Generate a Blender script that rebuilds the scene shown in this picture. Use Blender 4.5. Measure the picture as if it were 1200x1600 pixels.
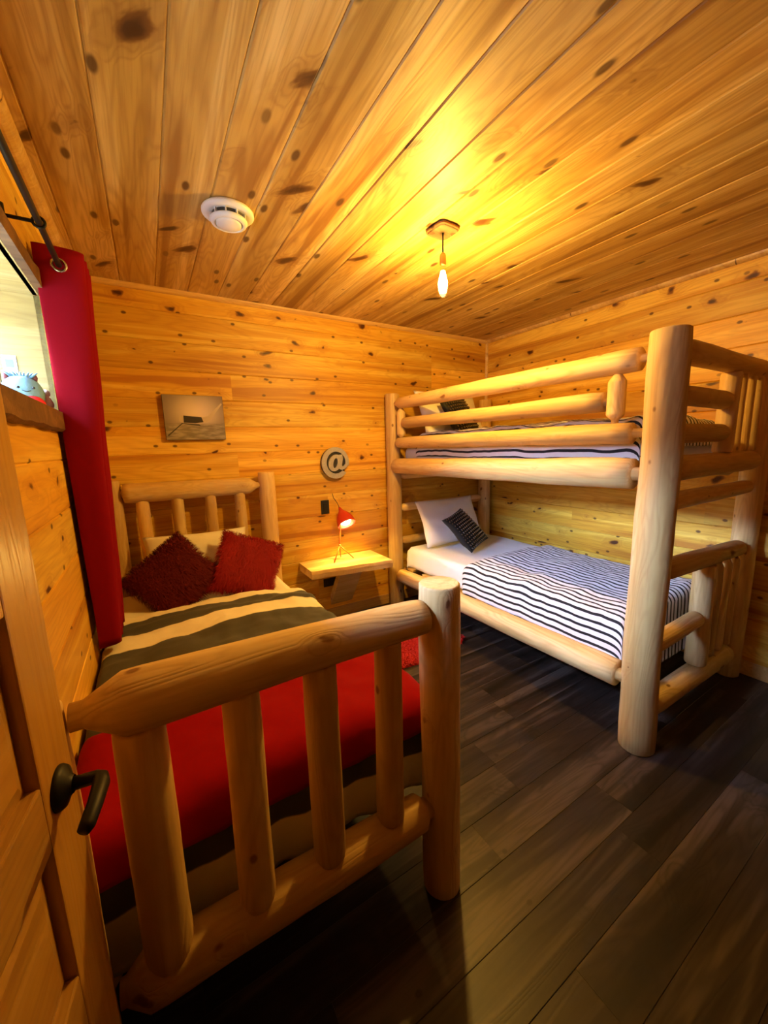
import bpy, bmesh, math, random
from mathutils import Vector, Matrix, Euler, noise as mn
random.seed(7)
D = bpy.data
for o in list(D.objects): D.objects.remove(o)
sc = bpy.context.scene
C = sc.collection
PI = math.pi
# ------------------------------------------------------------ camera
R3 = [[0.852956, 0.111377, -0.509962], [-0.521308, 0.132083, -0.843085], [-0.026543, 0.984961, 0.170723]]
cd = D.cameras.new('camera'); cam = D.objects.new('camera', cd); C.objects.link(cam)
cd.sensor_fit = 'VERTICAL'; cd.sensor_height = 32.0; cd.lens = 12.0; cd.clip_start = 0.02
mw = Matrix(R3).to_4x4(); mw.translation = Vector((0, 0, 1.45)); cam.matrix_world = mw
sc.camera = cam
# ------------------------------------------------------------ world (bright overcast sky outside the window)
w = D.worlds.new('sky'); sc.world = w; w.use_nodes = True
bg = w.node_tree.nodes['Background']
bg.inputs[0].default_value = (0.50, 0.70, 1.0, 1); bg.inputs[1].default_value = SKY = 14.0
# daylight portal in the window opening (guides sampling of the sky light)
pl = D.lights.new('window_portal', 'AREA'); pl.shape = 'RECTANGLE'; pl.size = 1.3; pl.size_y = 0.5
pl.cycles.is_portal = True
po = D.objects.new('window_portal', pl); C.objects.link(po)
po.location = (-0.68, 1.33, 1.81); po.rotation_euler = (0, -PI/2, 0)
# soft hazy sun coming in through the window from the left
sl = D.lights.new('hazy_sun', 'SUN'); sl.energy = 120.0; sl.angle = math.radians(44); sl.color = (.46, .62, 1.0)
so_ = D.objects.new('hazy_sun', sl); C.objects.link(so_); so_.location = (-3, 1, 4)
_az, _el = math.radians(0), math.radians(34)
so_.rotation_euler = Vector((math.cos(_el)*math.cos(_az), math.cos(_el)*math.sin(_az), -math.sin(_el))).to_track_quat('-Z', 'Y').to_euler()
sc.view_settings.view_transform = 'Standard'; sc.view_settings.look = 'None'
sc.view_settings.gamma = 1; sc.view_settings.use_curve_mapping = False
sc.view_settings.exposure = 0.0
PENDANT_W, LAMP_W = 112.0, 6.5
WARM = (1.0, 0.57, 0.095)
XL, XR, YB, YN, H = -0.27, 3.0, 2.90, -0.12, 2.44

# ------------------------------------------------------------ node helpers
class NT:
    def __init__(s, name):
        s.m = D.materials.new(name); s.m.use_nodes = True; s.t = s.m.node_tree
        s.t.nodes.clear()
        s.out = s.t.nodes.new('ShaderNodeOutputMaterial')
        s.b = s.t.nodes.new('ShaderNodeBsdfPrincipled')
        s.t.links.new(s.b.outputs[0], s.out.inputs[0])
    def n(s, typ, ins={}, **kw):
        nd = s.t.nodes.new(typ)
        for k, v in kw.items(): setattr(nd, k, v)
        for k, v in ins.items():
            if isinstance(v, bpy.types.NodeSocket): s.t.links.new(v, nd.inputs[k])
            else: nd.inputs[k].default_value = v
        return nd
    def math(s, op, a, b=0.0, c=0.0):
        return s.n('ShaderNodeMath', {0: a, 1: b, 2: c}, operation=op).outputs[0]
    def mix(s, f, a, b, bt='MIX'):
        return s.n('ShaderNodeMixRGB', {0: f, 1: a, 2: b}, blend_type=bt).outputs[0]
    def ss(s, v, lo, hi, a=0.0, b=1.0):
        return s.n('ShaderNodeMapRange', {0: v, 1: lo, 2: hi, 3: a, 4: b}, interpolation_type='SMOOTHSTEP').outputs[0]
    def scale(s, v, sx):
        return s.n('ShaderNodeMapping', {0: v, 'Scale': sx}).outputs[0]
    def noise(s, v, sc=1.0, det=2.0, rough=.5, dist=0.0):
        return s.n('ShaderNodeTexNoise', {'Vector': v, 'Scale': sc, 'Detail': det, 'Roughness': rough, 'Distortion': dist}).outputs[0]
    def fin(s, col, rough=.5, h=None, bs=.3, bd=.002, spec=.4):
        t = s.t
        def put(k, v):
            if isinstance(v, bpy.types.NodeSocket): t.links.new(v, s.b.inputs[k])
            else: s.b.inputs[k].default_value = v
        put('Base Color', col); put('Roughness', rough); put('Specular IOR Level', spec)
        if h is not None:
            bp = s.n('ShaderNodeBump', {'Height': h, 'Strength': bs, 'Distance': bd})
            t.links.new(bp.outputs[0], s.b.inputs['Normal'])
        return s.m
def rgb(*c): return (c[0], c[1], c[2], 1.0)

def wood(name, light, mid, dark, knot, kx=3.0, ky=5.0, kr=.09, k3=False, grain=.5, streak=.6, rough=.45, spec=.4, fibre=120, bump=.25, krot=0.0, pin=.55):
    s = NT(name)
    tc = s.n('ShaderNodeTexCoord').outputs['Object']
    rnd = s.n('ShaderNodeObjectInfo').outputs['Random']
    off = s.n('ShaderNodeVectorMath', {0: s.n('ShaderNodeCombineXYZ', {0: rnd, 1: rnd, 2: rnd}).outputs[0], 1: (61, 23, 17)}, operation='MULTIPLY').outputs[0]
    p = s.n('ShaderNodeVectorMath', {0: tc, 1: off}, operation='ADD').outputs[0]
    kp = s.n('ShaderNodeMapping', {0: p, 'Rotation': (0,0,krot)}).outputs[0] if krot else p
    kp = s.scale(kp, (kx, ky, ky))
    wob = s.n('ShaderNodeTexNoise', {'Vector': kp, 'Scale': 2.2, 'Detail': 1.0}).outputs[1]
    wob = s.n('ShaderNodeVectorMath', {0: s.n('ShaderNodeVectorMath', {0: wob, 1: (.5,.5,.5)}, operation='SUBTRACT').outputs[0], 1: (.35,.35,.35)}, operation='MULTIPLY').outputs[0]
    kp = s.n('ShaderNodeVectorMath', {0: kp, 1: wob}, operation='ADD').outputs[0]
    v = s.n('ShaderNodeTexVoronoi', {'Vector': kp, 'Scale': 1.0, 'Randomness': .9}, voronoi_dimensions='3D' if k3 else '2D')
    d = s.math('ADD', v.outputs['Distance'], s.math('MULTIPLY', s.math('SUBTRACT', s.noise(kp, 6, 3), .5), .17))
    rc = s.n('ShaderNodeSeparateColor', {0: v.outputs['Color']}).outputs[0]
    rad = s.math('MULTIPLY', s.ss(rc, .3, 1.0, 0.0, 1.0), kr)
    kn = s.ss(s.math('SUBTRACT', d, rad), -.025, .02, 1.0, 0.0)
    halo = s.ss(s.math('SUBTRACT', d, rad), 0.0, .22, 1.0, 0.0)
    halo = s.math('MULTIPLY', halo, s.ss(rc, .3, .5))
    n1 = s.noise(s.scale(p, (.9, 7, 7)), 1.0, 2.0, .5, .6)
    n1 = s.math('ADD', n1, s.math('MULTIPLY', halo, .12))
    g = s.math('SINE', s.math('MULTIPLY', n1, 95.0))
    g = s.math('POWER', s.math('MULTIPLY_ADD', g, .5, .5), 2.0)
    fb = s.noise(s.scale(p, (4, fibre, fibre)), 1.0, 3.0, .6)
    st = s.noise(s.scale(p, (.45, 8.5, 8.5)), 1.0, 3.0, .55, .8)
    c = s.mix(s.ss(st, .38, .52), rgb(*light), rgb(*mid))
    c = s.mix(s.math('MULTIPLY', s.ss(st, .55, .66), streak), c, rgb(*dark))
    c = s.mix(s.math('MULTIPLY', g, grain*.45), c, rgb(*dark))
    c = s.mix(s.math('MULTIPLY', s.ss(fb, .45, .8), .45), c, rgb(*dark))
    c = s.mix(s.math('MULTIPLY', halo, .35), c, rgb(*dark))
    kin = s.ss(s.math('SUBTRACT', d, s.math('MULTIPLY', rad, .55)), -.02, .03, 1.0, 0.0)
    c = s.mix(kn, c, s.mix(kin, rgb(*[k_*.45+j_*.5 for k_, j_ in zip(dark, knot)]), rgb(*knot)))
    v2 = s.n('ShaderNodeTexVoronoi', {'Vector': s.scale(p, (kx*1.7, ky*1.5, ky*1.5)), 'Scale': 1.0}, voronoi_dimensions='3D' if k3 else '2D')
    r2 = s.n('ShaderNodeSeparateColor', {0: v2.outputs['Color']}).outputs[1]
    k2 = s.math('MULTIPLY', s.ss(v2.outputs['Distance'], kr*.45, kr*.95, 1.0, 0.0), s.ss(r2, pin, pin+.1))
    c = s.mix(s.math('MULTIPLY', k2, .85), c, rgb(*knot))
    val = s.math('MULTIPLY_ADD', rnd, .35, .82)
    c = s.n('ShaderNodeHueSaturation', {'Color': c, 'Value': val}).outputs[0]
    h = s.math('ADD', s.math('MULTIPLY', fb, .6), s.math('MULTIPLY', g, -.3))
    return s.fin(c, rough, h, bump, .002, spec)

def plain(name, col, rough=.5, metal=0.0, spec=.4, nsc=60, bump=0.0, var=.12, **kw):
    s = NT(name)
    tc = s.n('ShaderNodeTexCoord').outputs['Object']
    nz = s.noise(tc, nsc, 3)
    c = s.mix(s.math('MULTIPLY', nz, var), rgb(*col), rgb(*[x*.4 for x in col]))
    s.fin(c, rough, nz if bump else None, bump, .002, spec)
    s.b.inputs['Metallic'].default_value = metal
    return s.m

def cloth(name, stripes=None, base=(.8,.8,.8), axis=1, soft=.004, wear=0.0, weave=700):
    """stripes: list of (start, end, colour) along one UV axis (metres)"""
    s = NT(name)
    uv = s.n('ShaderNodeTexCoord').outputs['UV']
    sep = s.n('ShaderNodeSeparateXYZ', {0: uv})
    t = sep.outputs[axis]
    c = s.n('ShaderNodeRGB').outputs[0]; c.default_value = rgb(*base)
    wv = s.noise(s.scale(uv, (weave, weave, weave)), 1, 1)
    wob = s.math('MULTIPLY', s.math('SUBTRACT', s.noise(uv, 3, 2), .5), .012)
    t = s.math('ADD', t, wob)
    if isinstance(stripes, tuple):                    # periodic: (period, dark share, colour)
        per, share, col = stripes
        fr = s.math('FRACT', s.math('DIVIDE', t, per))
        a = s.ss(fr, share-.05, share, 1.0, 0.0); b = s.ss(fr, 0.0, .05)
        c = s.mix(s.math('MULTIPLY', a, b), c, rgb(*col))
    elif stripes:
        for a0, b0, col in stripes:
            f = s.math('MULTIPLY', s.ss(t, a0-soft, a0+soft), s.ss(t, b0-soft, b0+soft, 1.0, 0.0))
            c = s.mix(f, c, rgb(*col))
    c = s.mix(s.math('MULTIPLY', wv, .25), c, s.mix(1.0, c, rgb(.6,.6,.6), 'MULTIPLY'))
    s.fin(c, .9, s.math('ADD', s.math('MULTIPLY', wv, .15), s.noise(uv, 14, 3)), .35, .006, .1)
    s.b.inputs['Sheen Weight'].default_value = .0 if base[1] < .05 else .1
    return s.m

W_LIGHT, W_MID, W_DARK, W_KNOT = (.86,.57,.085), (.72,.39,.035), (.44,.16,.012), (.07,.02,.006)
M_ceil = wood('knotty_pine_ceiling', (.68,.50,.19), (.50,.32,.085), (.25,.115,.026), (.06,.025,.01), kx=1.7, ky=4.4, kr=.12, streak=.85, krot=.6, grain=.7, rough=.48)
M_wall = wood('knotty_pine_wall', W_LIGHT, W_MID, W_DARK, W_KNOT, kx=3.0, ky=5.2, kr=.095, rough=.45, streak=.8)
M_log = wood('peeled_pine_log', (.78,.58,.28), (.68,.46,.18), (.46,.25,.08), (.20,.08,.025), kx=4.5, ky=8, kr=.14, k3=True, grain=.6, streak=.45, rough=.6, fibre=60, bump=.7, pin=.45)
M_door = wood('varnished_pine_door', (.60,.34,.085), (.50,.27,.055), (.34,.15,.03), (.2,.08,.02), kx=.6, ky=1.5, kr=.02, grain=.4, streak=.4, rough=.3)
M_trim = wood('pine_trim', (.72,.50,.20), (.62,.40,.13), (.40,.2,.06), W_KNOT, kx=1.5, ky=8, kr=.06, rough=.4)
M_casing = wood('dark_live_edge_casing', (.22,.11,.04), (.15,.07,.025), (.07,.03,.012), (.03,.015,.01), rough=.6)
M_jamb = wood('pale_pine_jamb', (.56,.42,.16), (.48,.34,.11), (.32,.2,.06), W_KNOT, kx=1.5, ky=4, kr=.05, rough=.45)
M_slab = wood('live_edge_slab', (.84,.66,.34), (.76,.56,.24), (.5,.3,.12), (.12,.06,.03), kx=6, ky=8, kr=.06, k3=True, rough=.45)
M_floor = wood('dark_vinyl_plank', (.085,.066,.057), (.026,.018,.015), (.007,.005,.003), (.02,.014,.01), kx=2, ky=3, kr=.05, grain=.8, streak=.8, rough=.42, fibre=90, bump=.15)
M_back = plain('wall_backing', (.12,.07,.03), .9)
M_red = cloth('red_throw_cloth', None, (.27,.002,.006))
M_curt = cloth('red_curtain_cloth', None, (.23,.002,.008))
M_white = cloth('white_sheet_cloth', None, (.82,.83,.86))
M_cream = cloth('cream_pillow_cloth', None, (.84,.80,.72))
GR = (.075,.072,.070)
M_wide = cloth('wide_striped_comforter', [(.115,.265,GR), (.395,.66,GR), (.80,.95,GR), (1.10,1.20,GR), (1.345,1.485,GR)], (.86,.80,.72), 1)
M_thin = cloth('thin_striped_comforter', (.041, .42, (.022,.024,.03)), (.84,.84,.88), 0)
M_fur1 = plain('red_fur', (.42,.006,.014), .75, var=.5, nsc=25)
M_fur2 = plain('deep_red_fur', (.16,.002,.005), .8, var=.5, nsc=25)
M_rug = plain('red_shag', (.55,.012,.02), .8, var=.5, nsc=30)
M_black = plain('black_metal', (.010,.009,.009), .5, .2)
M_bplast = plain('black_plastic', (.02,.02,.02), .4)
M_blackc = plain('black_knit', (.008,.008,.010), .7, nsc=120, bump=.3)
M_stud = plain('shiny_black_stud', (.35,.37,.42), .15, .9)
M_wplast = plain('white_plastic', (.80,.82,.82), .35, var=.04)
M_dgap = plain('dark_vent', (.05,.05,.05), .6)
M_redmetal = plain('red_enamel', (.60,.045,.02), .3, var=.05)
M_orange = plain('orange_enamel', (.75,.13,.02), .3, var=.05)
M_chrome = plain('brushed_steel', (.6,.58,.55), .25, .9)
M_brass = plain('brass_socket', (.55,.33,.10), .3, .8)
M_galv = plain('galvanised_grey', (.58,.56,.52), .5, .3, nsc=70, var=.7, bump=.3)
M_dark = plain('dark_paint', (.03,.028,.025), .6)
M_plushb = plain('light_blue_plush', (.20,.40,.56), .95, nsc=90, bump=.6, var=.3)
M_plushp = plain('pale_pink_plush', (.80,.60,.52), .95, nsc=90, bump=.6, var=.3)
M_plushr = plain('red_plush', (.65,.02,.02), .95, nsc=90, bump=.5, var=.2)
M_canvas_side = plain('canvas_side', (.10,.085,.07), .8)
def emis(name, col, st):
    s = NT(name); e = s.n('ShaderNodeEmission', {0: rgb(*col), 1: st})
    s.t.links.new(e.outputs[0], s.out.inputs[0]); return s.m
M_fil = emis('glowing_filament', (1.0,.72,.30), 22.0)
M_lampglow = emis('lamp_bulb_glow', (1.0,.72,.32), 45.0)
def glass(name, tint, f):
    s = NT(name)
    tr = s.n('ShaderNodeBsdfTransparent', {0: rgb(*tint)}); gl = s.n('ShaderNodeBsdfGlossy', {0: rgb(1,1,1), 1: .05})
    mx = s.n('ShaderNodeMixShader', {0: f, 1: tr.outputs[0], 2: gl.outputs[0]})
    s.t.links.new(mx.outputs[0], s.out.inputs[0]); return s.m
M_glass = glass('window_glass', (.97,.98,.98), .06)
M_bulb = glass('clear_bulb_glass', (1.0,.93,.80), .10)

# ------------------------------------------------------------ object helpers
def obj(name, bm, m, parent=None, smooth=False, loc=None, rot=None):
    if isinstance(bm, bmesh.types.BMesh):
        bmesh.ops.recalc_face_normals(bm, faces=bm.faces) if not smooth == 'raw' else None
        me = D.meshes.new(name); bm.to_mesh(me); bm.free()
    else: me = bm
    if m and not me.materials: me.materials.append(m)
    if smooth:
        for f in me.polygons: f.use_smooth = True
    o = D.objects.new(name, me); C.objects.link(o)
    if parent: o.parent = parent
    if loc is not None: o.location = loc
    if rot is not None: o.rotation_euler = rot
    return o
def tag(o, label=None, cat=None, group=None, kind=None):
    if label: o['label'] = label
    if cat: o['category'] = cat
    if group: o['group'] = group
    if kind: o['kind'] = kind
    return o
def thing(name, label, cat, loc=(0,0,0), rot=(0,0,0), group=None):
    o = D.objects.new(name, None); C.objects.link(o); o.location = loc; o.rotation_euler = rot
    o.empty_display_size = .05
    return tag(o, label, cat, group)
def copy_tree(o, parent=None):
    c = o.copy(); C.objects.link(c)
    if parent: c.parent = parent
    for ch in list(o.children): copy_tree(ch, c)
    return c
def box(bm, x0, x1, y0, y1, z0, z1):
    v = [bm.verts.new((x, y, z)) for x in (x0, x1) for y in (y0, y1) for z in (z0, z1)]
    for a in ((0,1,3,2),(4,6,7,5),(0,4,5,1),(2,3,7,6),(0,2,6,4),(1,5,7,3)): bm.faces.new([v[i] for i in a])
    return bm
def bx(x0, x1, y0, y1, z0, z1, bev=0.0):
    bm = box(bmesh.new(), x0, x1, y0, y1, z0, z1)
    if bev: bmesh.ops.bevel(bm, geom=bm.edges[:], offset=bev, segments=2, affect='EDGES', profile=.6)
    return bm
def ring_tube(bm, pts, rad, seg=12, cap=True):
    """pts: centre points, rad: radii"""
    rings = []
    up = Vector((0,0,1))
    for i, p in enumerate(pts):
        p = Vector(p)
        a = Vector(pts[max(i-1,0)]); b = Vector(pts[min(i+1,len(pts)-1)])
        t = (b-a).normalized()
        u = t.cross(up)
        if u.length < .05: u = t.cross(Vector((0,1,0)))
        u.normalize(); v = t.cross(u)
        rings.append([bm.verts.new(p + (u*math.cos(2*PI*k/seg)+v*math.sin(2*PI*k/seg))*rad[i]) for k in range(seg)])
    for r0, r1 in zip(rings, rings[1:]):
        for k in range(seg): bm.faces.new((r0[k], r0[(k+1)%seg], r1[(k+1)%seg], r1[k]))
    if cap:
        bm.faces.new(rings[0][::-1]); bm.faces.new(rings[-1])
    return bm
def tube(pts, r, seg=12):
    rr = r if isinstance(r, (list, tuple)) else [r]*len(pts)
    return ring_tube(bmesh.new(), pts, rr, seg)
def lathe(prof, seg=32, bm=None):
    bm = bm or bmesh.new(); rings = []
    for r, z in prof:
        rings.append([bm.verts.new((r*math.cos(2*PI*k/seg), r*math.sin(2*PI*k/seg), z)) for k in range(seg)] if r > 1e-5 else [bm.verts.new((0,0,z))])
    for a, b in zip(rings, rings[1:]):
        for k in range(seg):
            k2 = (k+1) % seg
            if len(a) == 1 and len(b) == 1: continue
            if len(a) == 1: bm.faces.new((a[0], b[k], b[k2]))
            elif len(b) == 1: bm.faces.new((a[k], a[k2], b[0]))
            else: bm.faces.new((a[k], a[k2], b[k2], b[k]))
    return bm

LOGC = [0]
def log(name, a, b, r, parent, t0=None, t1=None, r2=None, rough=1.0, mat=None):
    """peeled log from a to b, local X along it. t0/t1: tenon (length, radius) at an end"""
    LOGC[0] += 1; sd = LOGC[0]*7.31
    a = Vector(a); b = Vector(b); L = (b-a).length; r2 = r2 or r
    N, S = 22, 24
    prof = []
    if t0: prof += [(-t0[0], t0[1], 0), (0, t0[1], 0), (0.0001, t0[1]*1.02, 0), (t0[2] if len(t0)>2 else .03, r*.96, .5)]
    else: prof += [(0, r*.90, 0), (.006, r*.985, .6)]
    s0 = prof[-1][0]; 
    e = (t1[2] if t1 and len(t1)>2 else .03) if t1 else .006
    for i in range(1, N): 
        q = i/N; prof.append((s0+(L-e-s0)*q, r+(r2-r)*q, 1))
    if t1: prof += [(L-e, r2*.96, .5), (L-.0001, t1[1]*1.02, 0), (L, t1[1], 0), (L+t1[0], t1[1], 0)]
    else: prof += [(L-.006, r2*.985, .6), (L, r2*.90, 0)]
    bm = bmesh.new(); rings = []
    for x, rr, wv in prof:
        ring = []
        for k in range(S):
            th = 2*PI*k/S
            q = rr*(1 + rough*(wv*.07*mn.noise(Vector((x*3.2+sd, math.cos(th)*.9, math.sin(th)*.9+sd))) + wv*.018*mn.noise(Vector((x*11+sd, math.cos(th)*3, math.sin(th)*3)))))
            dy = rr*.10*wv*rough*mn.noise(Vector((x*1.1+sd, 3.3, 0))); dz = rr*.10*wv*rough*mn.noise(Vector((x*1.1, sd, 9.1)))
            ring.append(bm.verts.new((x, q*math.cos(th)+dy, q*math.sin(th)+dz)))
        rings.append(ring)
    for r0, r1 in zip(rings, rings[1:]):
        for k in range(S): bm.faces.new((r0[k], r0[(k+1)%S], r1[(k+1)%S], r1[k]))
    f0 = bm.faces.new(rings[0][::-1]); f1 = bm.faces.new(rings[-1])
    o = obj(name, bm, mat or M_log, parent, True)
    for f in o.data.polygons:
        if len(f.vertices) > 4: f.use_smooth = False
    dx = (b-a).normalized()
    o.rotation_euler = dx.to_track_quat('X', 'Z').to_euler() if abs(dx.z) < .9 else Euler((0, -PI/2, sd % 6.28), 'XYZ')
    if abs(dx.z) >= .9:
        q = Vector((1,0,0)).rotation_difference(dx); o.rotation_euler = q.to_euler()
    pl_ = parent.location if parent else Vector((0,0,0))
    o.location = a - pl_
    return o

# ------------------------------------------------------------ room shell
def board_mesh(L, wd, t=.018, g=.005):
    bm = bmesh.new()
    prof = [(-wd/2,0), (-wd/2,t-g), (-wd/2+g,t), (wd/2-g,t), (wd/2,t-g), (wd/2,0)]
    A = [bm.verts.new((-L/2, y, z)) for y, z in prof]; B = [bm.verts.new((L/2, y, z)) for y, z in prof]
    n = len(prof)
    for i in range(n): bm.faces.new((A[i], A[(i+1)%n], B[(i+1)%n], B[i]))
    bm.faces.new(A[::-1]); bm.faces.new(B)
    bmesh.ops.recalc_face_normals(bm, faces=bm.faces)
    me = D.meshes.new('board'); bm.to_mesh(me); bm.free(); return me
BW = .1768; T = .018
MC = {}
def board(parent, c, mat3, L, wd, m):
    key = (round(L,3), round(wd,3), m.name)
    if key not in MC:
        MC[key] = board_mesh(L, wd); MC[key].materials.append(m)
    o = D.objects.new('board', MC[key]); C.objects.link(o); o.parent = parent
    M4 = mat3.to_4x4(); M4.translation = Vector(c); o.matrix_local = M4
    return o
def struct(name, bm, m): return tag(obj(name, bm, m), kind='structure')
def M3(x, y, z): return Matrix((x, y, z)).transposed()     # columns = local axes

WT = .36
WY0, WY1, WZ0, WZ1 = .72, 1.94, 1.60, 2.02
# left wall slab with the window opening
bm = bmesh.new(); gx0, gx1 = XL-WT, XL-T
box(bm, gx0, gx1, YN-.1, WY0-.02, 0, H); box(bm, gx0, gx1, WY1+.02, YB+.1, 0, H)
box(bm, gx0, gx1, WY0-.02, WY1+.02, 0, WZ0-.02); box(bm, gx0, gx1, WY0-.02, WY1+.02, WZ1+.02, H)
wl = struct('wall_left', bm, M_back)
wb = struct('wall_back', box(bmesh.new(), XL-T, XR+T, YB+T, YB+.14, 0, H), M_back)
wr = struct('wall_right', box(bmesh.new(), XR+T, XR+.14, YN-.1, YB+T, 0, H), M_back)
DX0, DX1, DZ = -.245, .60, 2.06
bm = bmesh.new(); box(bm, XL-T, DX0, YN-.10, YN-T, 0, H); box(bm, DX1, XR+T, YN-.10, YN-T, 0, H); box(bm, DX0, DX1, YN-.10, YN-T, DZ, H)
wn = struct('wall_near', bm, M_back)
# hall behind the camera
bm = bmesh.new()
box(bm, XL-.6, XL-.5, -1.6, YN-.1, 0, H); box(bm, 1.5, 1.6, -1.6, YN-.1, 0, H); box(bm, XL-.6, 1.6, -1.7, -1.6, 0, H)
box(bm, XL-.6, XL-T, YN-.15, YN-.1, 0, H)
struct('wall_hall', bm, M_back)
ce = struct('ceiling', box(bmesh.new(), XL-.6, XR+.14, -1.7, YB+.14, H+T, H+.1), M_back)
fl = struct('floor', box(bmesh.new(), XL-.6, XR+.14, -1.7, YB+.14, -.08, -.004), M_back)
# ceiling boards run away from the camera (along Y), face down
edges = [XL, -.199] + [-.199+BW*k for k in range(1, 19)]
edges = [e for e in edges if e < XR-.02] + [XR]
for a, b in zip(edges, edges[1:]):
    board(ce, ((a+b)/2, (YN+YB)/2, H+T), M3((0,1,0), (1,0,0), (0,0,-1)), YB-YN, b-a, M_ceil)
# horizontal wall boards
zs = [0, .0130] ; zs = [0] + [1.958-BW*k for k in range(10, -3, -1)] + [H]
zs = [z for z in zs if z <= H]
jr = random.Random(3)
for a, b in zip(zs, zs[1:]):
    if b-a < .03: continue
    zc = (a+b)/2; wd = b-a
    # back wall, some rows in two lengths
    cut = jr.choice([None, None, 1.1, 2.0, .55, 2.3])
    if abs(zc-.985) < .1: cut = 1.22
    segs = [(XL, XR)] if cut is None else [(XL, cut), (cut, XR)]
    for p, q in segs: board(wb, ((p+q)/2, YB+T, zc), M3((1,0,0), (0,0,1), (0,-1,0)), q-p, wd, M_wall)
    cut = jr.choice([None, 1.0, 1.9, None])
    segs = [(YN, YB)] if cut is None else [(YN, cut), (cut, YB)]
    for p, q in segs: board(wr, (XR+T, (p+q)/2, zc), M3((0,-1,0), (0,0,1), (-1,0,0)), q-p, wd, M_wall)
    # left wall, split around the window
    if b <= WZ0 or a >= WZ1: segs = [(YN, YB, a, b)]
    else:
        segs = [(YN, WY0, a, b), (WY1, YB, a, b)]
        if a < WZ0-.03: segs.append((WY0, WY1, a, WZ0))
        if b > WZ1+.03: segs.append((WY0, WY1, WZ1, b))
    for p, q, a1, b1 in segs: board(wl, (XL-T, (p+q)/2, (a1+b1)/2), M3((0,1,0), (0,0,1), (1,0,0)), q-p, b1-a1, M_wall)
    for p, q in ((XL, DX0), (DX1, XR)) if b <= DZ+.1 else ((XL, XR),):
        board(wn, ((p+q)/2, YN-T, zc), M3((1,0,0), (0,0,-1), (0,1,0)), q-p, wd, M_casing)
# floor planks run across the room (along X), staggered
FWd = .152; fr = random.Random(11); y = YN-1.4; row = 0
while y < YB-.01:
    x = XL-.3 if y < YN else XL; x -= fr.random()*1.0; wd = min(FWd, YB-y)
    xs = []
    while x < XR:
        x2 = x+1.22; a = max(x, XL if y > YN else XL-.5); b = min(x2, XR if y > YN else 1.5)
        if b-a > .03: xs.append((a, b))
        x = x2
    for a, b in xs:
        key = ('f', round(b-a,3), round(wd,3))
        if key not in MC: MC[key] = board_mesh(b-a-.0006, wd-.0004, .006, .0012); MC[key].materials.append(M_floor)
        o = D.objects.new('plank', MC[key]); C.objects.link(o); o.parent = fl; o.location = ((a+b)/2, y+wd/2, -.006)
    y += wd
# trims
def quarter(name, a, b, du, dv, m=None, sz=.022):
    """cove strip from a to b with a section spanned by du, dv"""
    bm = bmesh.new(); a = Vector(a); b = Vector(b); du = Vector(du)*sz; dv = Vector(dv)*sz
    sec = [Vector((0,0,0)), du, du*.92+dv*.38, du*.7+dv*.7, du*.38+dv*.92, dv]
    A = [bm.verts.new(a+s) for s in sec]; B = [bm.verts.new(b+s) for s in sec]; n = len(sec)
    for i in range(n): bm.faces.new((A[i], A[(i+1)%n], B[(i+1)%n], B[i]))
    bm.faces.new(A[::-1]); bm.faces.new(B)
    return struct(name, bm, m or M_trim)
quarter('trim_1', (XL, YB, H), (XR, YB, H), (0,-1,0), (0,0,-1), sz=.026)
quarter('trim_2', (XR, YN, H), (XR, YB-.026, H), (-1,0,0), (0,0,-1), sz=.026)
quarter('trim_3', (XL, YN, H), (XL, YB-.026, H), (1,0,0), (0,0,-1), sz=.04)
quarter('trim_4', (XR, YB, 0.0), (XR, YB, H-.027), (-1,0,0), (0,-1,0), sz=.02)
struct('baseboard_back', bx(XL, XR-.02, YB-.014, YB, .001, .09, .003), M_trim)
struct('baseboard_right', bx(XR-.014, XR, YN, YB-.02, .001, .09, .003), M_trim)
struct('baseboard_left', bx(XL, XL+.014, YN, YB-.014, .001, .09, .003), M_trim)

# ------------------------------------------------------------ window
win = thing('window_1', None, None, (XL-.32, (WY0+WY1)/2, (WZ0+WZ1)/2)); win['kind'] = 'structure'
wy, wz = (WY1-WY0)/2, (WZ1-WZ0)/2
def sub(name, bm, m, par): return obj(name, bm, m, par)
bm = bmesh.new()
for (a,b,c,d) in ((-wy,wy,-wz,-wz+.035),(-wy,wy,wz-.035,wz),(-wy,-wy+.035,-wz+.035,wz-.035),(wy-.035,wy,-wz+.035,wz-.035),(-.02,.02,-wz+.035,wz-.035)):
    box(bm, -.03, .03, a, b, c, d)
sub('window_frame', bm, M_wplast, win)
for s_ in (-1, 1):
    y0, y1 = sorted((s_*.02, s_*(wy-.035)))
    sub('pane', bx(-.004, .004, y0, y1, -wz+.035, wz-.035), M_glass, win)
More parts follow.
